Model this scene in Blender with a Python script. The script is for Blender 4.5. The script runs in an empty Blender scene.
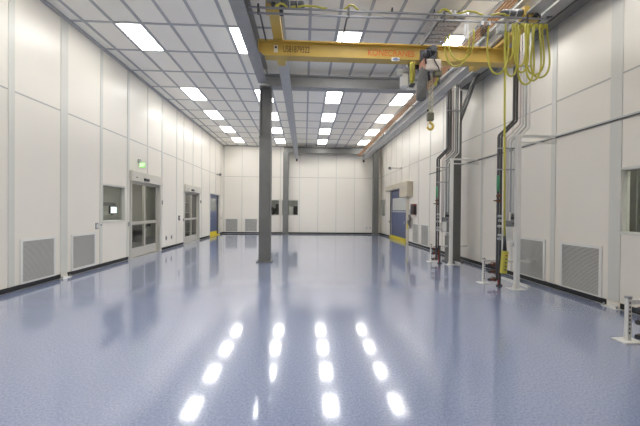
import bpy, bmesh, math, random
from mathutils import Vector, Matrix
random.seed(4)
sc = bpy.context.scene
COL = sc.collection

# ------------------------------------------------------------------ materials
def mat(name, color, rough=0.5, metal=0.0, noise=0.0, nscale=8.0, spec=0.5, bump=0.0, bscale=40.0):
    m = bpy.data.materials.new(name); m.use_nodes = True
    nt = m.node_tree; p = nt.nodes['Principled BSDF']
    p.inputs['Base Color'].default_value = (*color, 1)
    p.inputs['Roughness'].default_value = rough
    p.inputs['Metallic'].default_value = metal
    p.inputs['Specular IOR Level'].default_value = spec
    if noise or bump:
        tc = nt.nodes.new('ShaderNodeTexCoord')
    if noise:
        n = nt.nodes.new('ShaderNodeTexNoise'); n.inputs['Scale'].default_value = nscale
        n.inputs['Detail'].default_value = 4
        nt.links.new(tc.outputs['Object'], n.inputs['Vector'])
        r = nt.nodes.new('ShaderNodeMapRange')
        r.inputs['From Min'].default_value = .3; r.inputs['From Max'].default_value = .7
        r.inputs['To Min'].default_value = 1 - noise; r.inputs['To Max'].default_value = 1 + noise
        nt.links.new(n.outputs['Fac'], r.inputs['Value'])
        v = nt.nodes.new('ShaderNodeVectorMath'); v.operation = 'SCALE'
        v.inputs[0].default_value = color
        nt.links.new(r.outputs['Result'], v.inputs['Scale'])
        nt.links.new(v.outputs['Vector'], p.inputs['Base Color'])
    if bump:
        n2 = nt.nodes.new('ShaderNodeTexNoise'); n2.inputs['Scale'].default_value = bscale
        nt.links.new(tc.outputs['Object'], n2.inputs['Vector'])
        b = nt.nodes.new('ShaderNodeBump'); b.inputs['Strength'].default_value = bump
        b.inputs['Distance'].default_value = .01
        nt.links.new(n2.outputs['Fac'], b.inputs['Height'])
        nt.links.new(b.outputs['Normal'], p.inputs['Normal'])
    return m

def emit(name, color, strength):
    m = bpy.data.materials.new(name); m.use_nodes = True
    p = m.node_tree.nodes['Principled BSDF']
    p.inputs['Base Color'].default_value = (*color, 1)
    p.inputs['Emission Color'].default_value = (*color, 1)
    p.inputs['Emission Strength'].default_value = strength
    return m

def glass_mat(name, tint, refl=.12):
    m = bpy.data.materials.new(name); m.use_nodes = True
    nt = m.node_tree; nt.nodes.clear()
    o = nt.nodes.new('ShaderNodeOutputMaterial'); mx = nt.nodes.new('ShaderNodeMixShader')
    t = nt.nodes.new('ShaderNodeBsdfTransparent'); t.inputs['Color'].default_value = (*tint, 1)
    g = nt.nodes.new('ShaderNodeBsdfGlossy'); g.inputs['Roughness'].default_value = .02
    g.inputs['Color'].default_value = (.9, .9, .9, 1)
    lw = nt.nodes.new('ShaderNodeFresnel'); lw.inputs['IOR'].default_value = 1.45
    ge = nt.nodes.new('ShaderNodeNewGeometry'); ml = nt.nodes.new('ShaderNodeMath'); ml.operation = 'MULTIPLY_ADD'
    ml.inputs[1].default_value = -1; ml.inputs[2].default_value = 1
    nt.links.new(ge.outputs['Backfacing'], ml.inputs[0])
    m2 = nt.nodes.new('ShaderNodeMath'); m2.operation = 'MULTIPLY'
    nt.links.new(ml.outputs[0], m2.inputs[0]); nt.links.new(lw.outputs['Fac'], m2.inputs[1])
    nt.links.new(m2.outputs[0], mx.inputs['Fac'])
    nt.links.new(t.outputs[0], mx.inputs[1]); nt.links.new(g.outputs[0], mx.inputs[2])
    nt.links.new(mx.outputs[0], o.inputs['Surface'])
    return m

M = {}
M['panel'] = mat('wall_panel_paint', (.845, .80, .715), .32, noise=.012, nscale=.7)
M['batten'] = mat('batten_paint', (.69, .68, .62), .35)
M['groove'] = mat('panel_joint', (.50, .49, .46), .5)
M['black'] = mat('black_rubber', (.012, .012, .014), .5)
M['steel'] = mat('grey_steel_paint', (.165, .165, .155), .5, noise=.05, nscale=5)
M['beam'] = mat('grey_beam_paint', (.36, .36, .35), .5, noise=.05, nscale=5)
M['runway'] = mat('grey_runway_paint', (.46, .46, .45), .45, noise=.05, nscale=5)
M['zinc'] = mat('zinc_steel', (.42, .42, .43), .4, .6)
M['greyrail'] = mat('track_grey', (.27, .27, .28), .4, .4)
M['boxgrey'] = mat('box_grey', (.26, .26, .26), .45)
M['galv'] = mat('galvanised_tray', (.50, .49, .48), .5, .3, noise=.1, nscale=20)
M['yellow'] = mat('crane_yellow', (.57, .40, .095), .42, noise=.05, nscale=3)
M['cable'] = mat('yellow_cable', (.53, .485, .07), .45)
M['orange'] = mat('orange_bar', (.50, .28, .13), .5)
M['dark'] = mat('dark_plastic', (.03, .031, .035), .45)
M['motor'] = mat('motor_grey', (.09, .095, .11), .45, noise=.2, nscale=20)
M['bag'] = mat('chain_bag_fabric', (.13, .13, .125), .8, noise=.15, nscale=12, bump=.4, bscale=25)
M['hoist'] = mat('hoist_housing', (.74, .66, .58), .4, noise=.08, nscale=9)
M['hoistred'] = mat('hoist_red', (.52, .26, .19), .45)
M['gold'] = mat('gold_hook', (.66, .47, .09), .35, .4)
M['olive'] = mat('hook_block', (.16, .15, .10), .5)
M['chain'] = mat('chain_steel', (.68, .63, .44), .4, .3)
M['white'] = mat('white_paint', (.80, .79, .75), .35)
M['offwhite'] = mat('offwhite_pipe', (.70, .69, .65), .35)
M['alu'] = mat('door_aluminium', (.56, .54, .49), .38, .25)
M['header'] = mat('door_header', (.66, .63, .55), .4)
M['pipe'] = mat('grey_pipe', (.085, .08, .077), .4)
M['greypipe'] = mat('light_grey_pipe', (.50, .51, .50), .35, .3)
M['pink'] = mat('pinkish_pipe', (.68, .58, .55), .4)
M['green'] = mat('green_label', (.08, .30, .15), .5)
M['bronze'] = mat('bronze_valve', (.17, .075, .04), .4, .3)
M['red'] = mat('red_handle', (.50, .07, .045), .4)
M['greywin'] = mat('door_window_grey', (.30, .31, .29), .2)
M['rim'] = mat('dark_red_rim', (.22, .06, .05), .45)
M['blue'] = mat('blue_door_paint', (.075, .10, .21), .4)
M['pale'] = mat('pale_window_panel', (.60, .61, .57), .35)
M['kick'] = mat('yellow_kick_plate', (.72, .58, .02), .45)
M['hood'] = mat('beige_hood', (.60, .54, .42), .5, noise=.04, nscale=10)
M['slat'] = mat('vent_slat', (.62, .61, .57), .4)
M['ventback'] = mat('vent_back', (.10, .10, .095), .7)
M['grid'] = mat('ceiling_grid', (.45, .45, .45), .45)
M['glass'] = glass_mat('window_glass', (.84, .86, .84))
M['doorglass'] = glass_mat('door_glass', (.84, .85, .82))
M['corr'] = mat('corridor_grey', (.46, .46, .43), .6)
M['corrdark'] = mat('corridor_dark', (.2, .2, .2), .6)
M['curtain'] = mat('curtain_strip', (.46, .46, .42), .5, noise=.12, nscale=3)
M['screen'] = emit('lit_screen', (.9, .95, 1.0), 1.3)
M['lamp'] = emit('lamp_diffuser', (1.0, .985, .95), 15.0)
M['sidefill'] = emit('fill_lamp', (1.0, .98, .94), 24.0)  # glow of the added side room fill lamps
M['exit'] = emit('exit_green', (.36, .66, .24), .42)
M['exittext'] = emit('exit_letters', (.85, 1.0, .75), .9)
M['textred'] = mat('red_lettering', (.66, .15, .03), .5)
M['textbrown'] = mat('brown_lettering', (.07, .025, .015), .5)
M['sticker'] = mat('white_sticker', (.82, .80, .76), .5)
M['bluesticker'] = mat('blue_sticker', (.20, .24, .42), .5)

def floor_mat():
    m = mat('blue_epoxy_floor', (.2, .25, .4), .1)
    nt = m.node_tree; p = nt.nodes['Principled BSDF']
    tc = nt.nodes.new('ShaderNodeTexCoord')
    n = nt.nodes.new('ShaderNodeTexNoise'); n.inputs['Scale'].default_value = 55; n.inputs['Detail'].default_value = 6
    n.inputs['Roughness'].default_value = .75
    nt.links.new(tc.outputs['Object'], n.inputs['Vector'])
    cr = nt.nodes.new('ShaderNodeValToRGB')
    cr.color_ramp.elements[0].position = .36; cr.color_ramp.elements[0].color = (.20, .25, .41, 1)
    cr.color_ramp.elements[1].position = .66; cr.color_ramp.elements[1].color = (.36, .415, .61, 1)
    nt.links.new(n.outputs['Fac'], cr.inputs['Fac'])
    nt.links.new(cr.outputs['Color'], p.inputs['Base Color'])
    n2 = nt.nodes.new('ShaderNodeTexNoise'); n2.inputs['Scale'].default_value = 3.2; n2.inputs['Detail'].default_value = 3
    nt.links.new(tc.outputs['Object'], n2.inputs['Vector'])
    b = nt.nodes.new('ShaderNodeBump'); b.inputs['Strength'].default_value = .05; b.inputs['Distance'].default_value = .01
    nt.links.new(n2.outputs['Fac'], b.inputs['Height'])
    nt.links.new(b.outputs['Normal'], p.inputs['Normal'])
    p.inputs['Roughness'].default_value = .22
    p.inputs['Specular IOR Level'].default_value = .7
    p.inputs['Coat Weight'].default_value = 1.0
    p.inputs['Coat Roughness'].default_value = .075
    p.inputs['Coat IOR'].default_value = 1.7
    return m
M['floor'] = floor_mat()

def tile_mat():
    m = mat('ceiling_tile', (.6, .6, .6), .65)
    nt = m.node_tree; p = nt.nodes['Principled BSDF']
    g = nt.nodes.new('ShaderNodeNewGeometry')
    cr = nt.nodes.new('ShaderNodeValToRGB')
    cr.color_ramp.elements[0].color = (.915, .885, .80, 1)
    cr.color_ramp.elements[1].color = (.96, .93, .845, 1)
    nt.links.new(g.outputs['Random Per Island'], cr.inputs['Fac'])
    nt.links.new(cr.outputs['Color'], p.inputs['Base Color'])
    return m
M['tile'] = tile_mat()

# ------------------------------------------------------------------ mesh helpers
class MB:
    def __init__(self): self.bm = bmesh.new()
    def box(self, x0, x1, y0, y1, z0, z1, m=0):
        vs = [self.bm.verts.new(p) for p in ((x0,y0,z0),(x1,y0,z0),(x1,y1,z0),(x0,y1,z0),(x0,y0,z1),(x1,y0,z1),(x1,y1,z1),(x0,y1,z1))]
        for f in ((0,3,2,1),(4,5,6,7),(0,1,5,4),(1,2,6,5),(2,3,7,6),(3,0,4,7)):
            self.bm.faces.new([vs[i] for i in f]).material_index = m
        return self
    def bbox(self, x0, x1, y0, y1, z0, z1, b=.01, m=0):      # bevelled box
        t = bmesh.new(); 
        vs = [t.verts.new(p) for p in ((x0,y0,z0),(x1,y0,z0),(x1,y1,z0),(x0,y1,z0),(x0,y0,z1),(x1,y0,z1),(x1,y1,z1),(x0,y1,z1))]
        for f in ((0,3,2,1),(4,5,6,7),(0,1,5,4),(1,2,6,5),(2,3,7,6),(3,0,4,7)): t.faces.new([vs[i] for i in f])
        bmesh.ops.bevel(t, geom=t.edges[:], offset=b, segments=2, affect='EDGES', profile=.5)
        for f in t.faces: f.material_index = m
        me = bpy.data.meshes.new('tmp'); t.to_mesh(me); t.free()
        self.bm.from_mesh(me); bpy.data.meshes.remove(me)
        return self
    def quad(self, pts, m=0):
        self.bm.faces.new([self.bm.verts.new(p) for p in pts]).material_index = m
        return self
    def prism(self, pts, d, m=0):                            # polygon pts extruded by vector d
        d = Vector(d); a = [self.bm.verts.new(p) for p in pts]; b = [self.bm.verts.new(Vector(p)+d) for p in pts]
        n = len(pts)
        self.bm.faces.new(a).material_index = m; self.bm.faces.new(b[::-1]).material_index = m
        for i in range(n): self.bm.faces.new((a[i], b[i], b[(i+1)%n], a[(i+1)%n])).material_index = m
        return self
    def tube(self, pts, r, n=10, m=0, flat=1.0, caps=True):
        pts = [Vector(p) for p in pts]; rings = []
        up = None
        for i, p in enumerate(pts):
            t = (pts[min(i+1, len(pts)-1)] - pts[max(i-1, 0)]).normalized()
            if up is None:
                up = Vector((0,0,1)) if abs(t.z) < .9 else Vector((0,1,0))
            s = t.cross(up).normalized(); u = s.cross(t).normalized(); up = u
            ri = r[i] if isinstance(r, (list, tuple)) else r
            rings.append([self.bm.verts.new(p + s*ri*math.cos(2*math.pi*k/n) + u*ri*flat*math.sin(2*math.pi*k/n)) for k in range(n)])
        for a, b in zip(rings, rings[1:]):
            for k in range(n):
                f = self.bm.faces.new((a[k], a[(k+1)%n], b[(k+1)%n], b[k])); f.material_index = m; f.smooth = True
        if caps:
            self.bm.faces.new(rings[0][::-1]).material_index = m; self.bm.faces.new(rings[-1]).material_index = m
        return self
    def cyl(self, p, q, r, n=16, m=0): return self.tube([p, q], r, n, m)
    def ibeam(self, axis, c, a, b, z0, z1, w, tf=.025, tw=.02, m=0):
        parts = ((-w/2, w/2, z0, z0+tf), (-w/2, w/2, z1-tf, z1), (-tw/2, tw/2, z0+tf, z1-tf))
        for (u0, u1, v0, v1) in parts:
            if axis == 'y': self.box(c+u0, c+u1, a, b, v0, v1, m)
            else: self.box(a, b, c+u0, c+u1, v0, v1, m)
        return self
    def xf(self, mtx): self.bm.transform(mtx); return self
    def build(self, name, mats, parent=None, base=None):
        bmesh.ops.recalc_face_normals(self.bm, faces=self.bm.faces[:])
        off = Vector(base) if base is not None else Vector((0,0,0))
        if parent is not None: off = world_of(parent)
        if off.length: self.bm.transform(Matrix.Translation(-off))
        me = bpy.data.meshes.new(name); self.bm.to_mesh(me); self.bm.free()
        for m in (mats if isinstance(mats, (list, tuple)) else [mats]): me.materials.append(M[m] if isinstance(m, str) else m)
        o = bpy.data.objects.new(name, me); COL.objects.link(o)
        if parent is not None: o.parent = parent
        elif base is not None: o.location = base
        return o

def world_of(o):
    v = Vector((0,0,0))
    while o is not None: v = v + o.location; o = o.parent
    return v

def tag(o, label=None, cat=None, group=None, kind=None):
    if label: o['label'] = label
    if cat: o['category'] = cat
    if group: o['group'] = group
    if kind: o['kind'] = kind
    return o

def thing(name, base, label, cat, group=None):
    o = bpy.data.objects.new(name, None); COL.objects.link(o); o.location = base
    o.empty_display_size = .1
    return tag(o, label, cat, group)

def struct(o, label=None):
    o['kind'] = 'structure'
    if label: o['label'] = label
    return o

def struct_empty(name, base, label):
    o = bpy.data.objects.new(name, None); COL.objects.link(o); o.location = base
    return struct(o, label)

def dup(root, loc, label=None):
    r = root.copy(); COL.objects.link(r); r.location = loc
    if label: r['label'] = label
    for ch in list(root.children):
        c = ch.copy(); COL.objects.link(c); c.parent = r
        for g in list(ch.children):
            d = g.copy(); COL.objects.link(d); d.parent = c
    return r

def lettering(text, material, parent, name, x, y, z, w, h, face='-y', bold=0.0, ext=.002):
    cu = bpy.data.curves.new('tmp_text', 'FONT'); cu.body = text; cu.size = 1; cu.extrude = .01; cu.offset = bold
    o = bpy.data.objects.new('tmp_text', cu); COL.objects.link(o)
    bpy.context.view_layer.update()
    me = bpy.data.meshes.new_from_object(o.evaluated_get(bpy.context.evaluated_depsgraph_get()))
    bpy.data.objects.remove(o); bpy.data.curves.remove(cu)
    xs = [v.co.x for v in me.vertices]; ys = [v.co.y for v in me.vertices]
    x0, x1, y0, y1 = min(xs), max(xs), min(ys), max(ys)
    off = world_of(parent)
    for v in me.vertices:
        a = (v.co.x - x0)/(x1-x0)*w; b = (v.co.y-y0)/(y1-y0)*h; d = (v.co.z/.01)*ext
        if face == '-y': p = Vector((x+a, y-d, z+b))
        v.co = p - off
    me.materials.clear(); me.materials.append(M[material])
    ob = bpy.data.objects.new(name, me); COL.objects.link(ob); ob.parent = parent
    return ob

# ------------------------------------------------------------------ dimensions
XL, XR, YB, YF, H = -5.19, 4.94, 20.39, -4.2, 5.607
T = .12
# ------------------------------------------------------------------ room shell
def wall_panels(mb, us, vs, openings, mk, battens, joint_v):
    """wall in (u along, v up, w out) : boxes between cut lines, skipping openings"""
    cu = sorted(set(us + [o[i] for o in openings for i in (0, 1)])); cv = sorted(set(vs + [o[i] for o in openings for i in (2, 3)]))
    for a, b in zip(cu, cu[1:]):
        for c, d in zip(cv, cv[1:]):
            if any(o[0]-1e-6 <= a and b <= o[1]+1e-6 and o[2]-1e-6 <= c and d <= o[3]+1e-6 for o in openings): continue
            mb.box(*mk(a, b, c, d, -T, 0), 0)
    def inside(u, v): return any(o[0] < u < o[1] and o[2] < v < o[3] for o in openings)
    for u, w in battens:
        segs = [.1]
        hit = [(o[2], o[3]) for o in openings if o[0]-w/2 < u < o[1]+w/2]
        lo = .1
        for (c, d) in sorted(hit):
            if c > lo: mb.box(*mk(u-w/2, u+w/2, lo, c-.03, 0, .012), 1)
            lo = d+.03
        mb.box(*mk(u-w/2, u+w/2, lo, H, 0, .012), 1)
    mb.box(*mk(us[0], us[-1], joint_v-.012, joint_v+.012, 0, .006), 2)

mkL = lambda a, b, c, d, w0, w1: (XL+w0, XL+w1, a, b, c, d)
mkR = lambda a, b, c, d, w0, w1: (XR-w1, XR-w0, a, b, c, d)
mkB = lambda a, b, c, d, w0, w1: (a, b, YB-w1, YB-w0, c, d)
mkF = lambda a, b, c, d, w0, w1: (a, b, YF+w0, YF+w1, c, d)

W1 = (8.40, 9.38, 1.18, 2.12)          # window on the left
D1 = (9.68, 11.62, 0, 2.42)            # near sliding door
D2 = (13.90, 15.86, 0, 2.36)           # far sliding door
D3 = (17.66, 19.62, 0, 2.40)           # blue door in the left wall
mb = MB()
bl = [(3.42+1.22*k, .13) for k in range(-6, 2)] + [(5.86, .12), (7.09, .20), (8.34, .10), (9.57, .11), (10.72, .05), (11.78, .09), (13.1, .06), (13.85, .05), (14.98, .05), (16.22, .06), (17.58, .06), (18.7, .05), (19.85, .06)]
wall_panels(mb, [YF, 3, 7.09, YB], [0, H], [W1, D1, D2, D3], mkL, bl, 3.58)
struct(mb.build('wall_left', ['panel', 'batten', 'groove']))
WB1 = (-2.70, -1.63, 1.21, 2.16); WB2 = (-1.45, -.42, 1.21, 2.16)
mb = MB()
wall_panels(mb, [XL, XR], [0, H], [WB1, WB2], mkB, [(-5.12, .08), (-3.99, .05), (-2.81, .05), (-1.55, .07), (-.33, .05), (.86, .05), (2.03, .05), (3.23, .05), (4.42, .05)], 3.63)
struct(mb.build('wall_back', ['panel', 'batten', 'groove']))
WR1 = (3.55, 4.70, 1.21, 2.18); WR2 = (19.12, 20.12, 1.21, 2.20)
D4 = (15.10, 17.88, 0, 2.75)
mb = MB()
br = [(3.45-1.22*k, .12) for k in range(0, 7)] + [(4.80, .19), (6.06, .11), (7.30, .06), (8.60, .09), (9.9, .07), (11.1, .06), (12.28, .06), (13.52, .06), (14.75, .06), (15.9, .05), (16.9, .05), (17.95, .05), (19.0, .06), (20.2, .06)]
wall_panels(mb, [YF, YB], [0, H], [WR1, WR2, D4], mkR, br, 3.69)
struct(mb.build('wall_right', ['panel', 'batten', 'groove']))
mb = MB()
wall_panels(mb, [XL, XR], [0, H], [], mkF, [(-4+1.2*k, .06) for k in range(8)], 3.6)
struct(mb.build('wall_front', ['panel', 'batten', 'groove']))
struct(MB().box(XL-T, XR+T, YF-T, YB+T, -.15, 0).build('floor', 'floor'))

# black base strips
def strip(name, segs, mk):
    mb = MB()
    for a, b in segs: mb.box(*mk(a, b, .015, .10, .001, .022), 0)
    struct(mb.build(name, 'black'))
strip('baseboard_left', [(YF, 6.98), (7.20, 9.58), (11.78, 13.82), (15.95, 17.58), (19.72, YB)], mkL)
strip('baseboard_right', [(YF, 4.68), (4.92, 15.0), (17.98, YB)], mkR)
strip('baseboard_back', [(XL, XR)], mkB)
# ceiling edge trims
struct(MB().box(XL, XL+.07, YF, YB, H-.05, H-.002).build('trim_1', 'grid'))
struct(MB().box(XR-.07, XR, YF, YB, H-.05, H-.002).build('trim_2', 'grid'))
struct(MB().box(XL, XR, YB-.06, YB, H-.05, H-.002).build('trim_3', 'grid'))

# ceiling : tiles and grid
PX, PY = .618, 1.22
gx = [-4.24 + PX*j for j in range(-1, 15)]
gy = [7.19 + PY*k for k in range(-9, 11)]
mb = MB()
ex = [XL-T] + gx + [XR+T]; ey = [YF-T] + gy + [YB+T]
for a, b in zip(ex, ex[1:]):
    for c, d in zip(ey, ey[1:]):
        mb.box(a+.002, b-.002, c+.002, d-.002, H, H+.03, 0)
mb.box(XL-T, XR+T, YF-T, YB+T, H+.031, H+.06, 0)
for x in gx: mb.box(x-.032, x+.032, YF, YB, H-.014, H-.0005, 1)
for y in gy: mb.box(XL, XR, y-.03, y+.03, H-.012, H-.001, 1)
struct(mb.build('ceiling', ['tile', 'grid']))

# ceiling lights; the last two ranks are out of view, added for even light
rows = [(0, 'leftmost row'), (4, 'second row from the left'), (8, 'third row from the left'), (12, 'rightmost row')]
ranks = [(9, 'nearest the back wall'), (7, 'second from the back wall'), (5, 'third from the back wall'), (3, 'fourth from the back wall'),
         (0, 'fifth from the back wall'), (-2, 'sixth from the back wall'), (-4, 'seventh from the back wall, out of view, added for even light'), (-7, 'eighth from the back wall, out of view, added for even light')]
proto = None
for j, rname in rows:
    for k, kname in ranks:
        x0 = -4.24 + PX*j; y0 = 7.19 + PY*k
        loc = (x0+PX/2, y0+PY/2, H-.02)
        lab = f'ceiling light panel in the {rname}, {kname}'
        if proto is None:
            proto = thing('ceiling_light', loc, lab, 'ceiling light', 'ceiling light panels')
            cx, cy, cz = loc; hw, hl = .262, .575
            f = MB()
            for (a, b, c, d) in ((-hw-.014, hw+.014, -hl-.014, -hl), (-hw-.014, hw+.014, hl, hl+.014), (-hw-.014, -hw, -hl, hl), (hw, hw+.014, -hl, hl)):
                f.box(cx+a, cx+b, cy+c, cy+d, cz+.003, cz+.0195)
            f.build('frame', 'white', proto)
            MB().box(cx-hw, cx+hw, cy-hl, cy+hl, cz+.006, cz+.0195).build('diffuser', 'lamp', proto)
        else: dup(proto, loc, lab)

# ------------------------------------------------------------------ rooms seen through the glass
def side_room(tagname, x0, x1, y0, y1, h, openx):
    t = .06
    mb = MB()
    if openx != '+x': mb.box(x1, x1+t, y0-t, y1+t, 0, h)
    if openx != '-x': mb.box(x0-t, x0, y0-t, y1+t, 0, h)
    if openx != '+y': mb.box(x0, x1, y1, y1+t, 0, h)
    if openx != '-y': mb.box(x0, x1, y0-t, y0, 0, h)
    struct(mb.build('wall_'+tagname, 'corr'))
    struct(MB().box(x0, x1, y0, y1, -.1, 0).build('floor_'+tagname, 'corrdark'))
    struct(MB().box(x0-t, x1+t, y0-t, y1+t, h, h+t).build('ceiling_'+tagname, 'corr'))
side_room('corridor', -8.4, XL-T-.002, 7.9, 20.3, 2.9, '+x')
side_room('laboratory', -4.2, 1.0, YB+T+.002, 24.0, 2.9, '-y')
side_room('anteroom', XR+T+.002, 7.0, 2.4, 6.2, 2.9, '-x')
side_room('annex', XR+T+.002, 6.6, 18.4, 22.0, 2.9, '-x')
cl = None  # fill lamps added so the side rooms do not go black behind the glass
for i, (x, y, lab) in enumerate(((-5.75, 9.9, 'added fill lamp in the corridor behind the left wall window'), (-5.75, 13.3, 'added fill lamp in the corridor between the two sliding doors'), (-5.75, 17.0, 'added fill lamp in the corridor past the far sliding door'), (-1.5, 22.3, 'added fill lamp in the laboratory behind the back windows'), (5.33, 3.3, 'added fill lamp in the room behind the right wall window'), (5.9, 20.6, 'added fill lamp behind the far right window'))):
    if cl is None:
        cl = thing('fill_lamp', (x, y, 2.86), lab, 'fill lamp', 'added fill lamps in the side rooms')
        MB().box(x-.32, x+.32, y-.32, y+.32, 2.862, 2.898).build('housing', 'white', cl)
        MB().box(x-.29, x+.29, y-.29, y+.29, 2.852, 2.863).build('diffuser', 'sidefill', cl)
    else: dup(cl, (x, y, 2.86), lab)
# corridor contents
t = thing('wall_cabinet', (-8.39, 9.95, 0), 'grey shelving cabinet seen through the left wall window', 'cabinet')
c = MB().box(-8.39, -7.95, 10.7, 13.8, 0.02, 2.0); c.build('body', 'corr', t)
for z in (.9, 1.25, 1.62):
    MB().box(-7.95, -7.93, 10.8, 13.7, z, z+.14).build('shelf_front', 'corrdark' if z != 1.25 else 'pale', t)
t = thing('monitor', (-7.85, 13.5, 1.27), 'small lit white screen seen through the left wall window', 'monitor')
MB().box(-7.92, -7.86, 13.22, 13.68, 1.30, 1.62).build('casing', 'dark', t)
MB().box(-7.86, -7.855, 13.25, 13.65, 1.33, 1.59).build('screen', 'screen', t)
MB().box(-7.93, -7.86, 13.38, 13.50, 1.25, 1.31).build('stand', 'dark', t)
tag(MB().box(-8.40, -8.33, 13.7, 17.6, .58, .70).build('crash_rail', 'dark', None, (-8.36, 15.6, .58)), 'dark horizontal wall rail in the corridor behind the sliding doors', 'wall rail')
t = thing('bench', (-7.6, 14.2, 0), 'dark low bench in the corridor behind the near sliding door', 'bench')
MB().box(-7.9, -7.3, 13.3, 15.0, .62, .70).build('seat', 'dark', t)
for yy in (13.4, 14.85):
    MB().box(-7.85, -7.35, yy, yy+.05, 0, .62).build('leg', 'corrdark', t)
t = thing('supply_rack', (-7.6, 18.9, 0), 'pale supply rack seen through the far sliding door', 'rack')
for z in (.1, .7, 1.3, 1.9): MB().box(-8.2, -7.0, 17.9, 20.0, z, z+.05).build('shelf', 'alu', t)
for (xx, yy) in ((-8.2, 17.9), (-7.04, 17.9), (-8.2, 19.96), (-7.04, 19.96)): MB().box(xx, xx+.04, yy, yy+.04, 0, 2.1).build('post', 'alu', t)
for i, (yy, z, hh, mm, lab) in enumerate(((18.0, 1.35, .35, 'white', 'white carton on the third shelf of the pale supply rack'), (18.0, .75, .4, 'pale', 'grey carton on the second shelf of the pale supply rack'), (18.0, .15, .42, 'corrdark', 'dark carton on the lowest shelf of the pale supply rack'))):
    tag(MB().bbox(-8.0, -7.2, yy, yy+.7, z, z+hh, .01).build('carton', mm, None, (-7.6, yy+.35, z)), lab, 'carton', 'cartons on the supply rack')
# lab contents behind the back windows
t = thing('lab_bench', (-1.6, 23.4, 0), 'dark laboratory bench behind the back wall windows', 'bench')
MB().box(-3.9, .8, 23.0, 23.95, .86, .92).build('worktop', 'dark', t)
MB().box(-3.85, .75, 23.1, 23.95, 0, .86).build('cupboard', 'corrdark', t)
for i, x in enumerate((-3.1, -2.55, -2.1, -1.12, -.78, -.1)):
    hh = (.95, .80, 1.05, .85, .9, .75)[i]
    tag(MB().bbox(x, x+.28, 23.2, 23.6, .922, .922+hh, .015).build('instrument', ('corrdark', 'dark', 'dark', 'white', 'dark', 'pale')[i], None, (x+.14, 23.4, .922)),
        'bench instrument behind the back windows, ' + ('tall dark, leftmost', 'shorter black, second from the left', 'tall black, third from the left', 'white, fourth from the left', 'tall black, fifth from the left', 'pale grey, rightmost')[i], 'instrument', 'instruments on the laboratory bench')
# strip curtain behind the right window
t = thing('strip_curtain', (5.6, 4.5, 0), 'grey hanging strip curtain behind the right wall window', 'curtain')
mb = MB()
for k in range(20):
    y = 3.0+.15*k; mb.box(5.62+.03*(k % 2), 5.64+.03*(k % 2), y, y+.17, .1, 2.6)
mb.build('strips', 'curtain', t)
MB().box(5.6, 5.7, 2.95, 6.1, 2.6, 2.68).build('rail', 'alu', t)

# ------------------------------------------------------------------ windows
def window(n, o, mk, label):
    u0, u1, v0, v1 = o
    base = Vector(mk(u0, u1, v0, v1, -T, 0)[0::2])
    root = struct_empty(f'window_{n}', base, label)
    f = MB(); w = .035
    for (a, b, c, d) in ((u0-w, u1+w, v0-w, v0), (u0-w, u1+w, v1, v1+w), (u0-w, u0, v0, v1), (u1, u1+w, v0, v1)):
        f.box(*mk(a, b, c, d, .001, .018))
    for (a, b, c, d) in ((u0, u1, v0, v0+.012), (u0, u1, v1-.012, v1), (u0, u0+.012, v0, v1), (u1-.012, u1, v0, v1)):
        f.box(*mk(a, b, c, d, -T, .001))
    f.build('frame', 'batten', root)
    MB().box(*mk(u0+.012, u1-.012, v0+.012, v1-.012, -.07, -.06)).build('pane', 'glass', root)
    return root
window(1, W1, mkL, 'interior window in the left wall beside the near sliding door')
window(2, WB1, mkB, 'interior window in the back wall, left of the far column')
window(3, WB2, mkB, 'interior window in the back wall, right of the far column')
window(4, WR1, mkR, 'interior window in the right wall at the picture edge')
window(5, WR2, mkR, 'narrow far window in the right wall near the back corner')

# ------------------------------------------------------------------ sliding doors (left wall)
def sliding_door(n, o, label):
    y0, y1, _, top = o
    root = struct_empty(f'door_{n}', (XL, y0, 0), label)
    f = MB()
    f.box(XL-T, XL+.03, y0-.02, y0+.07, 0, top); f.box(XL-T, XL+.03, y1-.07, y1+.02, 0, top)
    f.box(XL-T, XL+.01, y0+.07, y1-.07, top-.06, top)
    f.build('frame', 'alu', root)
    hd = MB().bbox(XL+.001, XL+.10, y0-.04, y1+.01, top-.07, top+.23, .012).build('header', 'header', root)
    MB().bbox(XL+.095, XL+.14, y0+.62, y0+.92, top-.02, top+.06, .01).build('motion_sensor', 'dark', hd)
    MB().box(XL+.098, XL+.104, y0+.16, y0+.24, top+.03, top+.06).build('badge', 'dark', hd)
    MB().box(XL-.10, XL+.02, y0+.07, y1-.07, 0, .018).build('threshold', 'alu', root)
    mid = (y0+y1)/2 - .03
    for (a, b, xo) in ((y0+.07, mid+.02, XL-.035), (mid-.02, y1-.07, XL-.085)):
        l = MB(); s = .05; xx = (xo-.018, xo+.018)
        l.box(*xx, a, a+s, .03, top-.07); l.box(*xx, b-s, b, .03, top-.07)
        l.box(*xx, a+s, b-s, top-.15, top-.07); l.box(*xx, a+s, b-s, .03, .31); l.box(*xx, a+s, b-s, 1.03, 1.12)
        lf = l.build('door_leaf', 'alu', root)
        MB().box(xo-.004, xo+.004, a+s, b-s, .31, 1.03).build('pane', 'doorglass', lf)
        MB().box(xo-.004, xo+.004, a+s, b-s, 1.12, top-.15).build('pane', 'doorglass', lf)
    MB().bbox(XL+.001, XL+.05, y0-.12, y0-.05, 1.0, 1.12, .008).build('push_plate', 'zinc', root)
    return root
sliding_door(1, D1, 'near glazed sliding door under the exit sign in the left wall')
sliding_door(2, D2, 'far glazed sliding door in the left wall')

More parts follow.
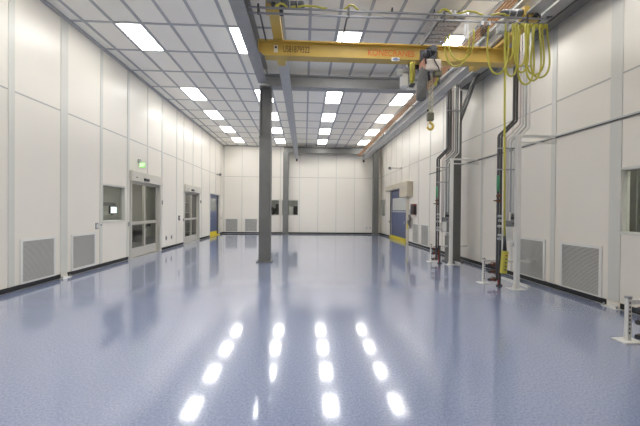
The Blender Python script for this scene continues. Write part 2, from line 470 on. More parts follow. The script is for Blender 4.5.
# blue door in the left wall
y0, y1, _, top = D3
root = struct_empty('door_3', (XL, y0, 0), 'blue personnel door with yellow kick plate in the left wall')
f = MB()
f.box(XL-T, XL+.015, y0-.05, y0+.01, 0, top+.04); f.box(XL-T, XL+.015, y1-.01, y1+.05, 0, top+.04); f.box(XL-T, XL+.015, y0, y1, top-.01, top+.04)
f.build('frame', 'batten', root)
MB().box(XL-T-.02, XL-T-.01, y0-.02, y1+.02, 0, top+.02).build('backing', 'dark', root)
xd = XL-.07
l = MB(); l.box(xd-.04, xd, y0+.01, y1-.38, .02, top-.02); lf = l.build('door_leaf', 'blue', root)
MB().box(xd-.001, xd+.006, y0+.18, y1-.55, 1.45, 2.16).build('window_panel', 'greywin', lf)
MB().box(xd, xd+.01, y0+.02, y1-.39, .02, .26).build('kick_plate', 'kick', lf)
h = MB(); h.cyl((xd, y0+.22, 1.02), (xd+.07, y0+.22, 1.02), .015); h.cyl((xd+.06, y0+.20, 1.02), (xd+.06, y0+.42, 1.02), .013); h.box(xd, xd+.012, y0+.17, y0+.27, .92, 1.14)
h.build('lever_handle', 'zinc', lf)
MB().box(xd-.03, xd, y1-.38, y1-.012, .02, top-.02).build('side_panel', 'dark', root)
MB().box(XL-.02, XL+.05, y0+.02, y1-.02, 0, .05).build('threshold', 'kick', root)

# big blue roll door in the right wall
y0, y1, _, top = D4
root = struct_empty('door_4', (XR, y0, 0), 'wide blue door with pale window panel under a beige hood in the right wall')
xd = XR+.03
lf = MB().box(xd, xd+.05, y0+.01, y1-.01, .0, top-.01).build('door_curtain', 'blue', root)
MB().box(xd-.008, xd+.001, y0+.12, y1-.22, 1.56, 2.22).build('window_panel', 'pale', lf)
MB().box(xd-.012, xd+.001, y0+.05, y1-.12, 1.47, 1.50).build('seam_bar', 'white', lf)
MB().box(xd-.02, xd+.001, y0+.35, y0+.47, .88, 1.0).build('pull_handle', 'zinc', lf)
MB().box(xd-.10, xd+.001, y0+.02, y1-.03, .005, .16).build('bottom_guard', 'kick', lf)
for nm, a, b, m in (('near_jamb', y0-.36, y0+.005, 'hood'), ('far_jamb', y1-.005, y1+.07, 'pipe')):
    MB().box(XR-.03, XR-.001, a, b, 0, 2.72).build('jamb', m, root)
hd = MB().bbox(4.70, XR-.001, 15.3, 18.35, 2.66, 2.93, .02).build('hood', 'hood', root)
mc = MB().bbox(4.66, XR-.001, 14.25, 15.42, 2.18, 2.90, .025).build('motor_cover', 'hood', root)
g = MB()
for k in range(5): g.box(4.652, 4.662, 14.35+.21*k, 14.48+.21*k, 2.66, 2.70); g.box(4.652, 4.662, 14.35+.21*k, 14.48+.21*k, 2.56, 2.60)
g.build('vent_slots', 'groove', mc)

# ------------------------------------------------------------------ wall grilles
def vent(mk, u0, u1, v0, v1, label):
    base = Vector(mk((u0+u1)/2, (u0+u1)/2, v0, v0, 0, 0)[0::2])
    root = thing('wall_vent', base, label, 'vent grille', 'return air grilles low on the walls')
    f = MB(); w = .05
    for (a, b, c, d) in ((u0, u1, v0, v0+w), (u0, u1, v1-w, v1), (u0, u0+w, v0+w, v1-w), (u1-w, u1, v0+w, v1-w)):
        f.box(*mk(a, b, c, d, .001, .020))
    f.build('frame', 'white', root)
    s = MB(); n = 34; st = (v1-v0-2*w)/n
    s.box(*mk(u0+w, u1-w, v0+w, v1-w, .001, .004), 1)
    for k in range(n):
        z = v0+w+st*k; s.box(*mk(u0+w, u1-w, z, z+st*.58, .004, .018), 0)
    s.build('louvres', ['slat', 'ventback'], root)
vent(mkL, 6.03, 6.86, .08, .93, 'square white vent grille low on the left wall, nearest the camera')
vent(mkL, 7.30, 8.13, .10, .92, 'square white vent grille low on the left wall, next to the window')
vent(mkB, -5.05, -4.21, .08, .98, 'square vent grille low on the back wall, in the left corner')
vent(mkB, -3.83, -2.98, .08, .98, 'square vent grille low on the back wall, second from the left corner')
vent(mkR, 5.00, 5.86, .07, .95, 'large square vent grille low on the right wall, nearest the camera')
vent(mkR, 6.24, 7.03, .07, .95, 'square vent grille low on the right wall beside the near white post')
vent(mkR, 12.32, 13.16, .08, .98, 'vent grille low on the right wall, nearer of the far pair')
vent(mkR, 13.38, 14.22, .08, .98, 'vent grille low on the right wall, farther of the far pair beside the blue door')

# ------------------------------------------------------------------ small wall things
def plate(mk, u, v, w, h, name, mats, label, cat, group, dual=False):
    base = Vector(mk(u, u, v, v, 0, 0)[0::2])
    root = thing(name, base, label, cat, group)
    MB().bbox(*mk(u-w/2, u+w/2, v-h/2, v+h/2, .001, .02), .004).build('plate', mats[0], root)
    MB().box(*mk(u-w/5, u+w/5, v-h/4, v+h/4, .02, .028)).build('insert', mats[1], root)
plate(mkL, 8.17, 1.07, .10, .16, 'light_switch', ('zinc', 'white'), 'grey switch plate on the left wall beside the window', 'switch', 'switches on the left wall')
plate(mkL, 8.31, 1.09, .06, .09, 'door_button', ('white', 'dark'), 'tiny white button next to the grey switch plate', 'button', None)
plate(mkL, 13.37, 1.15, .12, .20, 'card_reader', ('dark', 'zinc'), 'dark card reader on the left wall before the far sliding door', 'card reader', None)
plate(mkL, 12.15, .42, .10, .16, 'wall_outlet', ('zinc', 'dark'), 'grey power outlet low on the left wall, nearer of two', 'outlet', 'outlets low on the left wall')
plate(mkL, 12.62, .42, .10, .16, 'wall_outlet', ('zinc', 'dark'), 'grey power outlet low on the left wall, farther of two', 'outlet', 'outlets low on the left wall')
plate(mkL, 11.80, 1.75, .08, .14, 'door_sensor', ('dark', 'zinc'), 'small dark sensor right of the near sliding door', 'sensor', None)
plate(mkL, 16.10, 1.9, .08, .14, 'door_sensor', ('dark', 'zinc'), 'small dark sensor right of the far sliding door', 'sensor', None)
plate(mkL, 19.98, .98, .10, .14, 'call_button', ('zinc', 'kick'), 'small grey call button right of the blue door', 'button', None)
plate(mkB, 4.04, .41, .14, .18, 'wall_outlet', ('white', 'zinc'), 'white power outlet low on the back wall, left of two', 'outlet', 'outlets low on the back wall')
plate(mkB, 4.27, .41, .14, .18, 'wall_outlet', ('white', 'zinc'), 'white power outlet low on the back wall, right of two', 'outlet', 'outlets low on the back wall')
plate(mkR, 18.2, .90, .12, .10, 'card_reader', ('dark', 'zinc'), 'dark card reader on the right wall before the far window', 'card reader', None)

# exit sign
t = thing('exit_sign', (XL, 10.16, 2.78), 'small lit green EXIT sign above the near sliding door', 'exit sign')
MB().bbox(XL+.001, XL+.05, 10.10, 10.24, 2.93, 3.06, .006).build('mount', 'zinc', t)
cs = MB().bbox(XL+.03, XL+.225, 10.14, 10.19, 2.78, 2.98, .006).build('casing', 'white', t)
MB().box(XL+.037, XL+.218, 10.134, 10.141, 2.787, 2.973).build('green_face', 'exit', cs)
lettering('EXIT', 'exittext', t, 'lettering', XL+.05, 10.134, 2.83, .155, .10, bold=.02)

# cameras
def cctv(base, arm, label, head):
    t = thing('security_camera', base, label, 'security camera')
    b = Vector(base); e = b + Vector(arm)
    s = 1 if arm[0] > 0 else -1
    MB().box(min(b.x, b.x+.015*s), max(b.x, b.x+.015*s), b.y-.05, b.y+.05, b.z-.05, b.z+.05).build('wall_bracket', 'pipe', t)
    MB().cyl(b, e, .014).build('arm', 'pipe', t)
    hb = MB().tube([e+Vector((0, .10, .02)), e+Vector((0, .05, 0)), e+Vector((0, -.08, -.04))], [.05, .07, .06], 14).build('camera_body', 'dark', t)
    MB().cyl(e+Vector((0, -.08, -.04)), e+Vector((0, -.10, -.046)), .035).build('lens', 'zinc', hb)
cctv((XL, 19.02, 3.6), (.18, 0, 0), 'small dark security camera high on the left wall above the blue door', None)
cctv((XR, 16.0, 3.72), (-.60, 0, 0), 'dark security camera on a long rod above the beige door hood', None)

# alarm box with hose on the right wall
t = thing('alarm_box', (XR, 13.94, 1.36), 'dark control box with red rim on the right wall beside the blue door', 'control box')
MB().bbox(XR-.14, XR-.001, 13.74, 14.14, 1.36, 1.84, .008).build('box', 'rim', t)
MB().box(XR-.146, XR-.139, 13.77, 14.11, 1.39, 1.78).build('cover', 'dark', t)
MB().box(XR-.13, XR-.01, 13.732, 13.741, 1.38, 1.76).build('side_cover', 'dark', t)
t = thing('hose_bundle', (XR, 14.4, .7), 'coiled grey hoses and fittings hanging below the red rimmed control box', 'hose')
pts = [(XR-.10+.02*math.sin(3*a), 14.42+.14*math.cos(a), .98+.20*math.sin(a)+.012*a) for a in [i*.35 for i in range(54)]]
MB().tube(pts, .018, 6).build('hose', 'pipe', t)
MB().cyl((XR-.05, 14.45, 1.60), (XR-.05, 14.45, .72), .03).build('riser', 'greypipe', t)
MB().bbox(XR-.14, XR-.002, 14.36, 14.56, 1.10, 1.22, .01).build('fitting', 'zinc', t)
MB().box(XR-.15, XR-.135, 14.50, 14.64, .70, .92).build('tag', 'kick', t)

# floor clips by the wide wall posts
def clip(x, y, s, label):
    t = thing('floor_bracket', (x, y, 0), label, 'floor bracket', 'floor brackets at the wide wall posts')
    MB().box(min(x, x+.075*s), max(x, x+.075*s), y-.13, y+.13, .0, .012).build('foot', 'white', t)
    MB().box(min(x, x+.012*s), max(x, x+.012*s), y-.09, y+.09, .012, .07).build('upright', 'white', t)
    for d in (-.11, .11):
        MB().cyl((x+.048*s, y+d, .012), (x+.048*s, y+d, .05), .014).build('bolt', 'zinc', t)
clip(XL+.014, 7.09, 1, 'white floor bracket at the foot of the wide left wall post')
clip(XR-.014, 4.80, -1, 'white floor bracket at the foot of the wide right wall post')

# dark rail along the right wall
t = thing('wall_raceway', (XR, 8, 2.96), 'thin grey raceway running along the right wall at mid height', 'raceway')
MB().box(XR-.035, XR-.013, 0.2, 12.3, 2.988, 3.012).build('channel', 'greypipe', t)
MB().box(XR-.032, XR-.013, 0.2, 12.3, 2.967, 2.988).build('under_channel', 'pipe', t)

# ------------------------------------------------------------------ steel frame
def column(x, y, label, boxed, top, gx_=None):
    t = thing('steel_column', (x, y, 0), label, 'column', 'grey steel columns')
    MB().box(x-.23, x+.23, y-.23, y+.23, 0, .025).build('base_plate', 'steel', t)
    for dx in (-.2, .2):
        for dy in (-.2, .2): MB().cyl((x+dx, y+dy, .025), (x+dx, y+dy, .06), .016, 6).build('anchor_bolt', 'zinc', t)
    w = .165
    if boxed:
        MB().box(x-w, x+w, y-w, y+w, .025, 3.60).build('cased_shaft', 'steel', t)
        MB().box(x-w-.012, x+w+.012, y-w-.012, y+w+.012, 3.60, 3.622).build('cap_plate', 'steel', t)
        s = MB(); s.box(x-w, x-w+.03, y-w, y+w, 3.622, top); s.box(x+w-.03, x+w, y-w, y+w, 3.622, top); s.box(x-w+.03, x+w-.03, y-.012, y+.012, 3.622, top)
        s.build('open_shaft', 'steel', t)
    else:
        s = MB(); s.box(x-w, x-w+.03, y-w, y+w, .025, top); s.box(x+w-.03, x+w, y-w, y+w, .025, top); s.box(x-w+.03, x+w-.03, y-w+.01, y-w+.03, .025, top)
        s.build('shaft', 'steel', t)
    return t
Y1, Y2 = 9.36, 19.85
CL, CR = -1.15, 4.48
column(CL, Y1, 'free standing grey steel column left of centre, nearest the camera', True, 5.09)
column(CL-.03, Y2, 'slim grey steel column in front of the back wall windows', False, 5.09)
cr1 = column(CR, Y1, 'grey steel column beside the right wall behind the far white service frame', False, 5.09)
column(CR, Y2, 'grey steel column in the far right corner', False, 5.09)
kb = MB()
d = Vector((0, 9.20-8.1, 4.0-5.14)).normalized(); 
for dx in (-.03, .05):
    kb.prism([(CR+dx, 8.10, 5.14), (CR+dx, 8.20, 5.14), (CR+dx, 9.19, 4.10), (CR+dx, 9.19, 3.98)], (.03, 0, 0))
kb.build('knee_brace', 'steel', cr1)

def beam(name, axis, c, a, b, z0, z1, w, m, label, cat='beam', group=None, stiff=()):
    base = (c, (a+b)/2, z0) if axis == 'y' else ((a+b)/2, c, z0)
    mb = MB().ibeam(axis, c, a, b, z0, z1, w)
    for s in stiff:
        if axis == 'y': mb.box(c-w/2+.005, c+w/2-.005, s-.008, s+.008, z0+.025, z1-.025)
        else: mb.box(s-.008, s+.008, c-w/2+.005, c+w/2-.005, z0+.025, z1-.025)
    return tag(mb.build(name, m, None, base), label, cat, group)
beam('steel_beam', 'y', CL-.075, YF+.01, Y1-.17, 5.15, 5.585, .26, 'beam', 'grey steel beam under the ceiling from above the camera to the free standing column', group='steel roof beams')
beam('steel_beam', 'y', CR, YF+.01, Y1-.17, 5.15, 5.585, .26, 'beam', 'grey steel beam under the ceiling close to the right wall', group='steel roof beams')
beam('steel_beam', 'x', Y1, CL-.17, CR+.17, 5.095, 5.45, .26, 'beam', 'grey steel cross beam behind the yellow crane bridge', group='steel roof beams')
beam('steel_beam', 'x', Y2, CL-.17, CR+.17, 5.095, 5.45, .26, 'steel', 'grey steel cross beam in front of the back wall', group='steel roof beams')
tag(MB().box(4.612, 4.84, YF+.02, Y1-.2, 5.12, 5.17).box(4.612, 4.64, YF+.02, Y1-.2, 5.17, 5.45).build('steel_channel', 'steel', None, (4.72, 3, 5.12)), 'dark grey steel channel between the right roof beam and the right wall', 'channel')
RL, RRX = -.515, 3.75
rl_beam = beam('runway_beam', 'y', RL, YF+.01, 20.05, 4.785, 5.09, .215, 'runway', 'left grey crane runway beam hanging below the cross beams', group='crane runway beams')
rr_beam = beam('runway_beam', 'y', RRX, YF+.01, 20.05, 4.785, 5.09, .235, 'runway', 'right grey crane runway beam along the right wall', group='crane runway beams')
# end stops of the runways
for x, rb in ((RL, rl_beam), (RRX, rr_beam)):
    MB().bbox(x-.06, x+.06, 20.051, 20.11, 4.62, 4.86, .01).build('end_stop', 'pipe', rb)

# conductor bars
t = thing('conductor_rail', (3.36, 8, 4.93), 'orange four bar conductor rail beside the right runway beam', 'conductor rail')
for k in range(4):
    MB().box(3.25+.055*k, 3.264+.055*k, YF+.05, 19.6, 4.93, 4.965).build('bar', 'orange', t)
for y in [-3+1.9*k for k in range(12)]:
    MB().box(3.22, RRX-.118, y, y+.03, 4.98, 5.01).build('hanger', 'zinc', t)

# cable tray above the crane
t = thing('cable_tray', (2.88, 6.6, 5.33), 'grey ribbed cable tray below the ceiling above the crane bridge', 'cable tray')
mb = MB(); mb.box(2.62, 2.66, 6.0, 9.0, 5.33, 5.42); mb.box(3.10, 3.14, 6.0, 9.0, 5.33, 5.42)
mb.build('side_rail', 'galv', t)
mb = MB()
for k in range(20): mb.box(2.66, 3.10, 6.02+.15*k, 6.11+.15*k, 5.335, 5.36)
mb.build('rungs', 'galv', t)
for k, x in enumerate((2.72, 2.79, 2.87, 2.96, 3.04)): MB().cyl((x, 6.0, 5.38), (x, 9.0, 5.38), .022, 8).build('cable', ('pipe', 'offwhite', 'greypipe', 'pipe', 'offwhite')[k], t)
for y in (6.4, 8.5):
    for x in (2.635, 3.125): MB().cyl((x, y, 5.42), (x, y, H-.001), .008, 6).build('hanger_rod', 'zinc', t)

# ------------------------------------------------------------------ bridge crane
GY = 6.0
crane = thing('bridge_crane', (1.6, GY, 4.35), 'yellow overhead bridge crane spanning between the two runway beams', 'bridge crane')
g = MB()
GX0, GX1, GZ0, GZ1 = -.885, 4.06, 4.365, 4.665
g.box(GX0, GX1, GY-.085, GY+.085, GZ1-.022, GZ1)
g.prism([(GX0, GY-.01, GZ1-.022), (GX0, GY-.01, GZ0+.13), (GX0+.13, GY-.01, GZ0+.022), (GX1, GY-.01, GZ0+.022), (GX1, GY-.01, GZ1-.022)], (0, .02, 0))
g.box(GX0+.12, GX1, GY-.10, GY+.10, GZ0, GZ0+.022)
g.box(GX0, GX0+.012, GY-.08, GY+.08, GZ0+.13, GZ1-.022)
girder = g.build('girder', 'yellow', crane)
lettering('US81879322', 'textbrown', girder, 'serial_lettering', -.43, GY-.011, 4.472, .50, .12, bold=.0)
lettering('KONECRANES', 'textred', girder, 'lettering', 1.18, GY-.011, 4.46, .90, .12, bold=.012)
st = MB().box(-.60, -.525, GY-.014, GY-.0105, 4.465, 4.60).build('sticker', 'sticker', girder)
MB().prism([(-.585, GY-.016, 4.54), (-.54, GY-.016, 4.54), (-.545, GY-.016, 4.575), (-.562, GY-.016, 4.59), (-.58, GY-.016, 4.575)], (0, .002, 0)).build('pictogram', 'dark', st)
pl = MB().box(1.61, 1.76, GY-.106, GY-.1005, 4.33, 4.395).build('load_plate', 'sticker', girder)
MB().prism([(1.615, GY-.108, 4.355), (1.69, GY-.108, 4.335), (1.765, GY-.108, 4.355), (1.74, GY-.108, 4.372), (1.69, GY-.108, 4.39), (1.64, GY-.108, 4.372)], (0, .002, 0)).build('emblem', 'bluesticker', pl)
for x, nm in ((RL, 'l'), (RRX, 'r')):
    e = MB().bbox(x-.085, x+.085, 5.06, 6.98, 4.667, 4.775, .006).build('end_truck', 'yellow', crane)
    for y in (5.18, 5.42, 6.55, 6.82):
        for s in (-1, 1):
            MB().cyl((x+s*.058, y, 4.835), (x+s*.10, y, 4.835), .032, 14).build('wheel', 'dark', e)
            MB().box(x+s*.045, x+s*.056, y-.05, y+.05, 4.70, 4.86).build('wheel_plate', 'yellow', e)
    MB().cyl((x, 6.98, 4.72), (x, 7.05, 4.72), .035).build('buffer', 'orange', e)
    MB().cyl((x, 5.06, 4.72), (x, 4.99, 4.72), .035).build('buffer', 'dark', e)
    s = 1 if nm == 'l' else -1
    mo = MB().tube([(x+s*.12, 5.17, 4.84), (x+s*.22, 5.17, 4.84), (x+s*.23, 5.17, 4.84), (x+s*.46, 5.17, 4.84), (x+s*.50, 5.17, 4.84)], [.068, .068, .054, .054, .03], 18).build('drive_motor', 'motor', e)
    for q in (.24, .36): MB().cyl((x+s*q, 5.17, 4.84), (x+s*(q+.02), 5.17, 4.84), .06, 18).build('band', 'greypipe', mo)
    MB().bbox(x+s*.10-.045, x+s*.10+.045, 5.08, 5.24, 4.68, 4.92, .008).build('gearbox', 'yellow' if nm == 'r' else 'dark', e)
    MB().box(x-s*.10-.03, x-s*.10+.03, 5.08, 5.22, 4.68, 4.86).build('brake_cover', 'dark' if nm == 'r' else 'yellow', e)
# festoon track in front of the girder
TY = 4.95
for z, m in ((4.632, 'greyrail'), (4.546, 'greyrail')):
    MB().box(-.875, 3.92, TY-.012, TY+.012, z-.011, z+.011).build('festoon_track', m, crane)
for x in (-.74, .665, 2.19, 3.55):
    a = MB(); a.box(x-.012, x+.012, TY-.02, GY-.08, 4.64, 4.664); a.box(x-.014, x+.014, TY-.022, TY+.022, 4.53, 4.68)
    a.build('track_bracket', 'pipe', crane)
for x in (-.15, 1.35, 2.02): MB().bbox(x-.012, x+.012, TY-.03, TY+.03, 4.645, 4.70, .003).build('track_clamp', 'dark', crane)
MB().cyl((3.88, TY, 4.66), (3.97, TY, 4.67), .012, 8).build('track_stop', 'dark', crane)
for (xa, xb, hs) in ((-.24, .32, .03), (.59, .82, .07), (2.08, 2.31, .065), (2.40, 2.82, .05), (-.48, -.29, .05), (2.95, 3.25, .03)):
    pts = []
    for i in range(21):
        t = i/20; pts.append((xa+(xb-xa)*t, TY-.01, 4.65 + hs*math.sin(math.pi*t)**1.5 + .004*math.sin(20*t)))
    MB().tube(pts, .015, 8).build('supply_cable', 'cable', crane)
def loop(x0, x1, depth, y=TY, bow=0, p=3.0, z=4.52, w=.0145, zend=None):
    pts = []; n = 36
    for i in range(n+1):
        a = math.pi*i/n
        u = (x0+x1)/2 - (x1-x0)/2*math.cos(a) - bow*math.sin(2*a)
        z0 = z if zend is None else z+(zend-z)*i/n
        pts.append((u, y+.02*math.sin(a*2), z0-depth*math.sin(a)**(2/p)))
    return MB().tube(pts, w, 8).build('festoon_cable', 'cable', crane)
for (x0, x1, dp, dy, bw) in ((3.40, 3.55, .76, 0, .03), (3.46, 3.67, .94, .03, .04), (3.55, 3.74, .90, -.03, .04), (3.61, 3.82, .78, .02, .05), (3.67, 3.88, .84, -.01, .06), (3.34, 3.50, .68, -.03, .02)):
    loop(x0, x1, dp, TY+dy, bw)
loop(2.92, 3.23, .80, TY, .03, 2.4); loop(3.23, 3.40, .82, TY+.02, .02); loop(3.19, 3.30, .58, TY-.02, .01)
loop(2.40, 2.80, .54, 5.35, .02, 2.0, 4.50, zend=4.60); loop(2.44, 2.86, .48, 5.30, .02, 2.0, 4.53, zend=4.62)
for x in (2.80, 2.92, 3.21, 3.36, 3.46, 3.53, 3.61, 3.69, 3.77, 3.85):
    MB().bbox(x-.021, x+.021, TY-.033, TY+.033, 4.48, 4.534, .004).build('cable_trolley', 'zinc' if x < 3.3 else 'cable', crane)
MB().bbox(2.56, 2.61, TY+.02, TY+.10, 4.28, 4.53, .006).build('tow_arm', 'white', crane)
t_ = MB()
for k in range(6): t_.cyl((2.83+.024*k, TY+.06, 4.53), (2.83+.024*k, TY+.06, 4.35), .009, 6)
t_.build('spring_bundle', 'pipe', crane)
MB().bbox(3.10, 3.25, TY-.02, TY+.10, 4.40, 4.52, .01).build('junction_box', 'greypipe', crane)

# pendant control
PXX = 3.225
t = thing('pendant_control', (PXX, TY, .51), 'yellow push button pendant hanging on a long yellow cable near the right wall', 'crane pendant')
pts = [(PXX-.035, TY, 4.50), (PXX-.032, TY, 4.2), (PXX-.024, TY, 3.1), (PXX-.012, TY, 2.0), (PXX, TY, 1.10)]
MB().tube(pts, .016, 8).build('cable', 'cable', t)
MB().tube([(PXX, TY, 1.12), (PXX+.006, TY, 1.0), (PXX+.006, TY, .875)], [.019, .024, .032], 10).build('strain_relief', 'dark', t)
b = MB().bbox(-.042, .042, -.04, .04, 0, .37, .016)
b.xf(Matrix.Translation((PXX-.012, TY, .51)) @ Matrix.Rotation(math.radians(4), 4, 'Y'))
b.build('pendant_box', 'cable', t)
for k in range(5):
    MB().cyl((PXX-.008+.004*k, TY-.039, .58+.057*k), (PXX-.008+.004*k, TY-.048, .58+.057*k), .013, 12).build('button', 'pipe' if k < 4 else 'red', t)

# ------------------------------------------------------------------ chain hoist
HX, HYc = 2.30, 5.80
hz = thing('chain_hoist', (HX, HYc, 4.0), 'chain hoist with dark motor and pale housing hanging from the yellow bridge', 'chain hoist')
tr = MB()
tr.box(HX-.16, HX+.16, GY-.17, GY-.125, 4.30, 4.52); tr.box(HX-.16, HX+.16, GY+.125, GY+.17, 4.30, 4.52)
tr.box(HX-.10, HX+.10, GY-.17, GY+.17, 4.27, 4.30)
tr = tr.build('trolley_frame', 'motor', hz)
for dx in (-.11, .11):
    for s in (-1, 1): MB().cyl((HX+dx, GY+s*.06, 4.425), (HX+dx, GY+s*.125, 4.425), .036, 14).build('trolley_wheel', 'zinc', tr)
m_ = MB().tube([(HX-.12, 5.72, 4.36), (HX-.09, 5.72, 4.40), (HX-.02, 5.72, 4.44), (HX+.05, 5.72, 4.50), (HX+.08, 5.72, 4.53)], [.05, .075, .078, .07, .035], 16).build('motor', 'motor', hz)
for q in (0, .35, .7): 
    c = Vector((HX-.09+.13*q, 5.72, 4.39+.09*q)); dv = Vector((.02, 0, .013))
    MB().tube([c, c+dv], .085, 16).build('cooling_rib', 'dark', m_)
MB().bbox(HX-.13, HX+.17, 5.66, 5.92, 4.08, 4.29, .03).build('housing', 'hoist', hz)
MB().bbox(HX-.16, HX-.10, 5.67, 5.91, 4.10, 4.29, .012).build('red_end_cover', 'hoistred', hz)
MB().tube([(HX+.02, 5.655, 4.30), (HX+.04, 5.645, 4.22), (HX+.10, 5.645, 4.13), (HX+.13, 5.66, 4.06)], .010, 8).build('control_wire', 'dark', hz)
MB().bbox(HX+.06, HX+.19, 5.68, 5.86, 3.98, 4.085, .012).build('chain_guide', 'olive', hz)
MB().bbox(HX-.10, HX-.02, 5.72, 5.84, 4.00, 4.085, .01).build('limit_switch', 'dark', hz)
# chain bag : soft tapered pouch
bag = MB(); N = 18
prof = [(4.16, .05, .06, .03), (4.13, .07, .08, .025), (3.98, .08, .085, .012), (3.80, .085, .09, .0), (3.64, .085, .09, -.008), (3.575, .078, .085, -.01), (3.555, .05, .06, -.01)]
rings = [[bag.bm.verts.new((HX-.155+dx+rx*math.copysign(abs(math.cos(a))**.7, math.cos(a)), 5.76+ry*math.copysign(abs(math.sin(a))**.7, math.sin(a)), z)) for a in [2*math.pi*k/N for k in range(N)]] for z, rx, ry, dx in prof]
for a, b_ in zip(rings, rings[1:]):
    for k in range(N): bag.bm.faces.new((a[k], a[(k+1) % N], b_[(k+1) % N], b_[k])).smooth = True
bag.bm.faces.new(rings[0]); bag.bm.faces.new(rings[-1])
bag.build('chain_bag', 'bag', hz)
# load chain : real links
def chain(x, y, z0, z1):
    mb = MB(); z = z0; k = 0; L = .052
    while z > z1:
        pts = []
        for i in range(13):
            a = 2*math.pi*i/12
            u = .014*math.cos(a); v = .019*math.sin(a)*1.35
            pts.append((x+(u if k % 2 else 0), y+(0 if k % 2 else u), z-.026+v))
        mb.tube(pts, .0055, 6, caps=False); z -= L*.72; k += 1
    return mb
c = chain(HX-.005, 5.78, 4.08, 3.33); c.build('load_chain', 'chain', hz)
c = chain(HX+.05, 5.78, 4.08, 3.33); c.build('load_chain', 'chain', hz)
MB().tube([(HX-.03, 5.78, 3.36), (HX-.03, 5.78, 3.40)], .015, 8).build('chain_stop', 'dark', hz)
hb = MB().bbox(HX-.04, HX+.075, 5.73, 5.83, 3.185, 3.335, .018).build('hook_block', 'olive', hz)
hk = []
for i in range(22):
    a = math.radians(95 - 275*i/21)
    hk.append((HX+.017+.052*math.cos(a), 5.78, 3.085+.055*math.sin(a)))
hook = [(HX+.017, 5.78, 3.19), (HX+.017, 5.78, 3.155)] + hk
rad = [.022, .02] + [.016+.010*math.sin(math.pi*i/21) for i in range(22)]; rad[-1] = .006
MB().tube(hook, rad, 10).build('hook', 'gold', hb)
MB().box(HX-.03, HX-.018, 5.775, 5.785, 3.07, 3.15).build('safety_latch', 'gold', hb)
for (dx, dz, w_, m) in ((.085, 3.93, .022, 'hoistred'), (.13, 3.95, .018, 'cable'), (.10, 3.87, .02, 'cable'), (.155, 3.90, .02, 'pipe'), (-.02, 3.96, .018, 'dark')):
    MB().bbox(HX+dx-w_, HX+dx+w_, 5.73, 5.80, dz-.035, dz+.05, .006).build('chain_fitting', m, hz)
MB().tube([(HX-.10, 5.68, 4.42), (HX-.14, 5.66, 4.30), (HX-.12, 5.65, 4.18)], .012, 8).build('control_wire', 'dark', hz)
MB().bbox(HX-.05, HX+.06, 5.62, 5.68, 4.40, 4.50, .01).build('terminal_box', 'motor', hz)
MB().bbox(HX+.10, HX+.14, 5.68, 5.74, 4.31, 4.44, .006).build('cable_bracket', 'yellow', hz)
# hoist control gear left of the bag
ct = MB().bbox(1.86, 1.98, 6.05, 6.20, 3.93, 4.18, .012).build('control_cabinet', 'white', hz)
MB().box(1.78, 2.12, 6.06, 6.10, 4.19, 4.24).build('gear_bracket', 'zinc', hz)
MB().bbox(1.76, 1.86, 6.02, 6.12, 4.12, 4.24, .01).build('relay_box', 'greypipe', hz)
MB().cyl((2.0, 6.08, 4.24), (2.0, 6.08, 4.36), .03).build('gear_hanger', 'zinc', hz)
for k, (x0, x1) in enumerate(((1.955, 1.995), (1.985, 2.03), (2.005, 2.05))):
    pts = []
    for i in range(25):
        a = math.pi*i/24
        pts.append(((x0+x1)/2-(x1-x0)/2*math.cos(a), 5.86+.02*k, 4.29-.40*math.sin(a)**.5+.02*k))
    MB().tube(pts, .011, 8).build('cable_loop', 'cable', hz)
MB().bbox(1.96, 2.05, 5.84, 5.94, 3.855, 3.905, .01).build('cable_clamp', 'dark', hz)

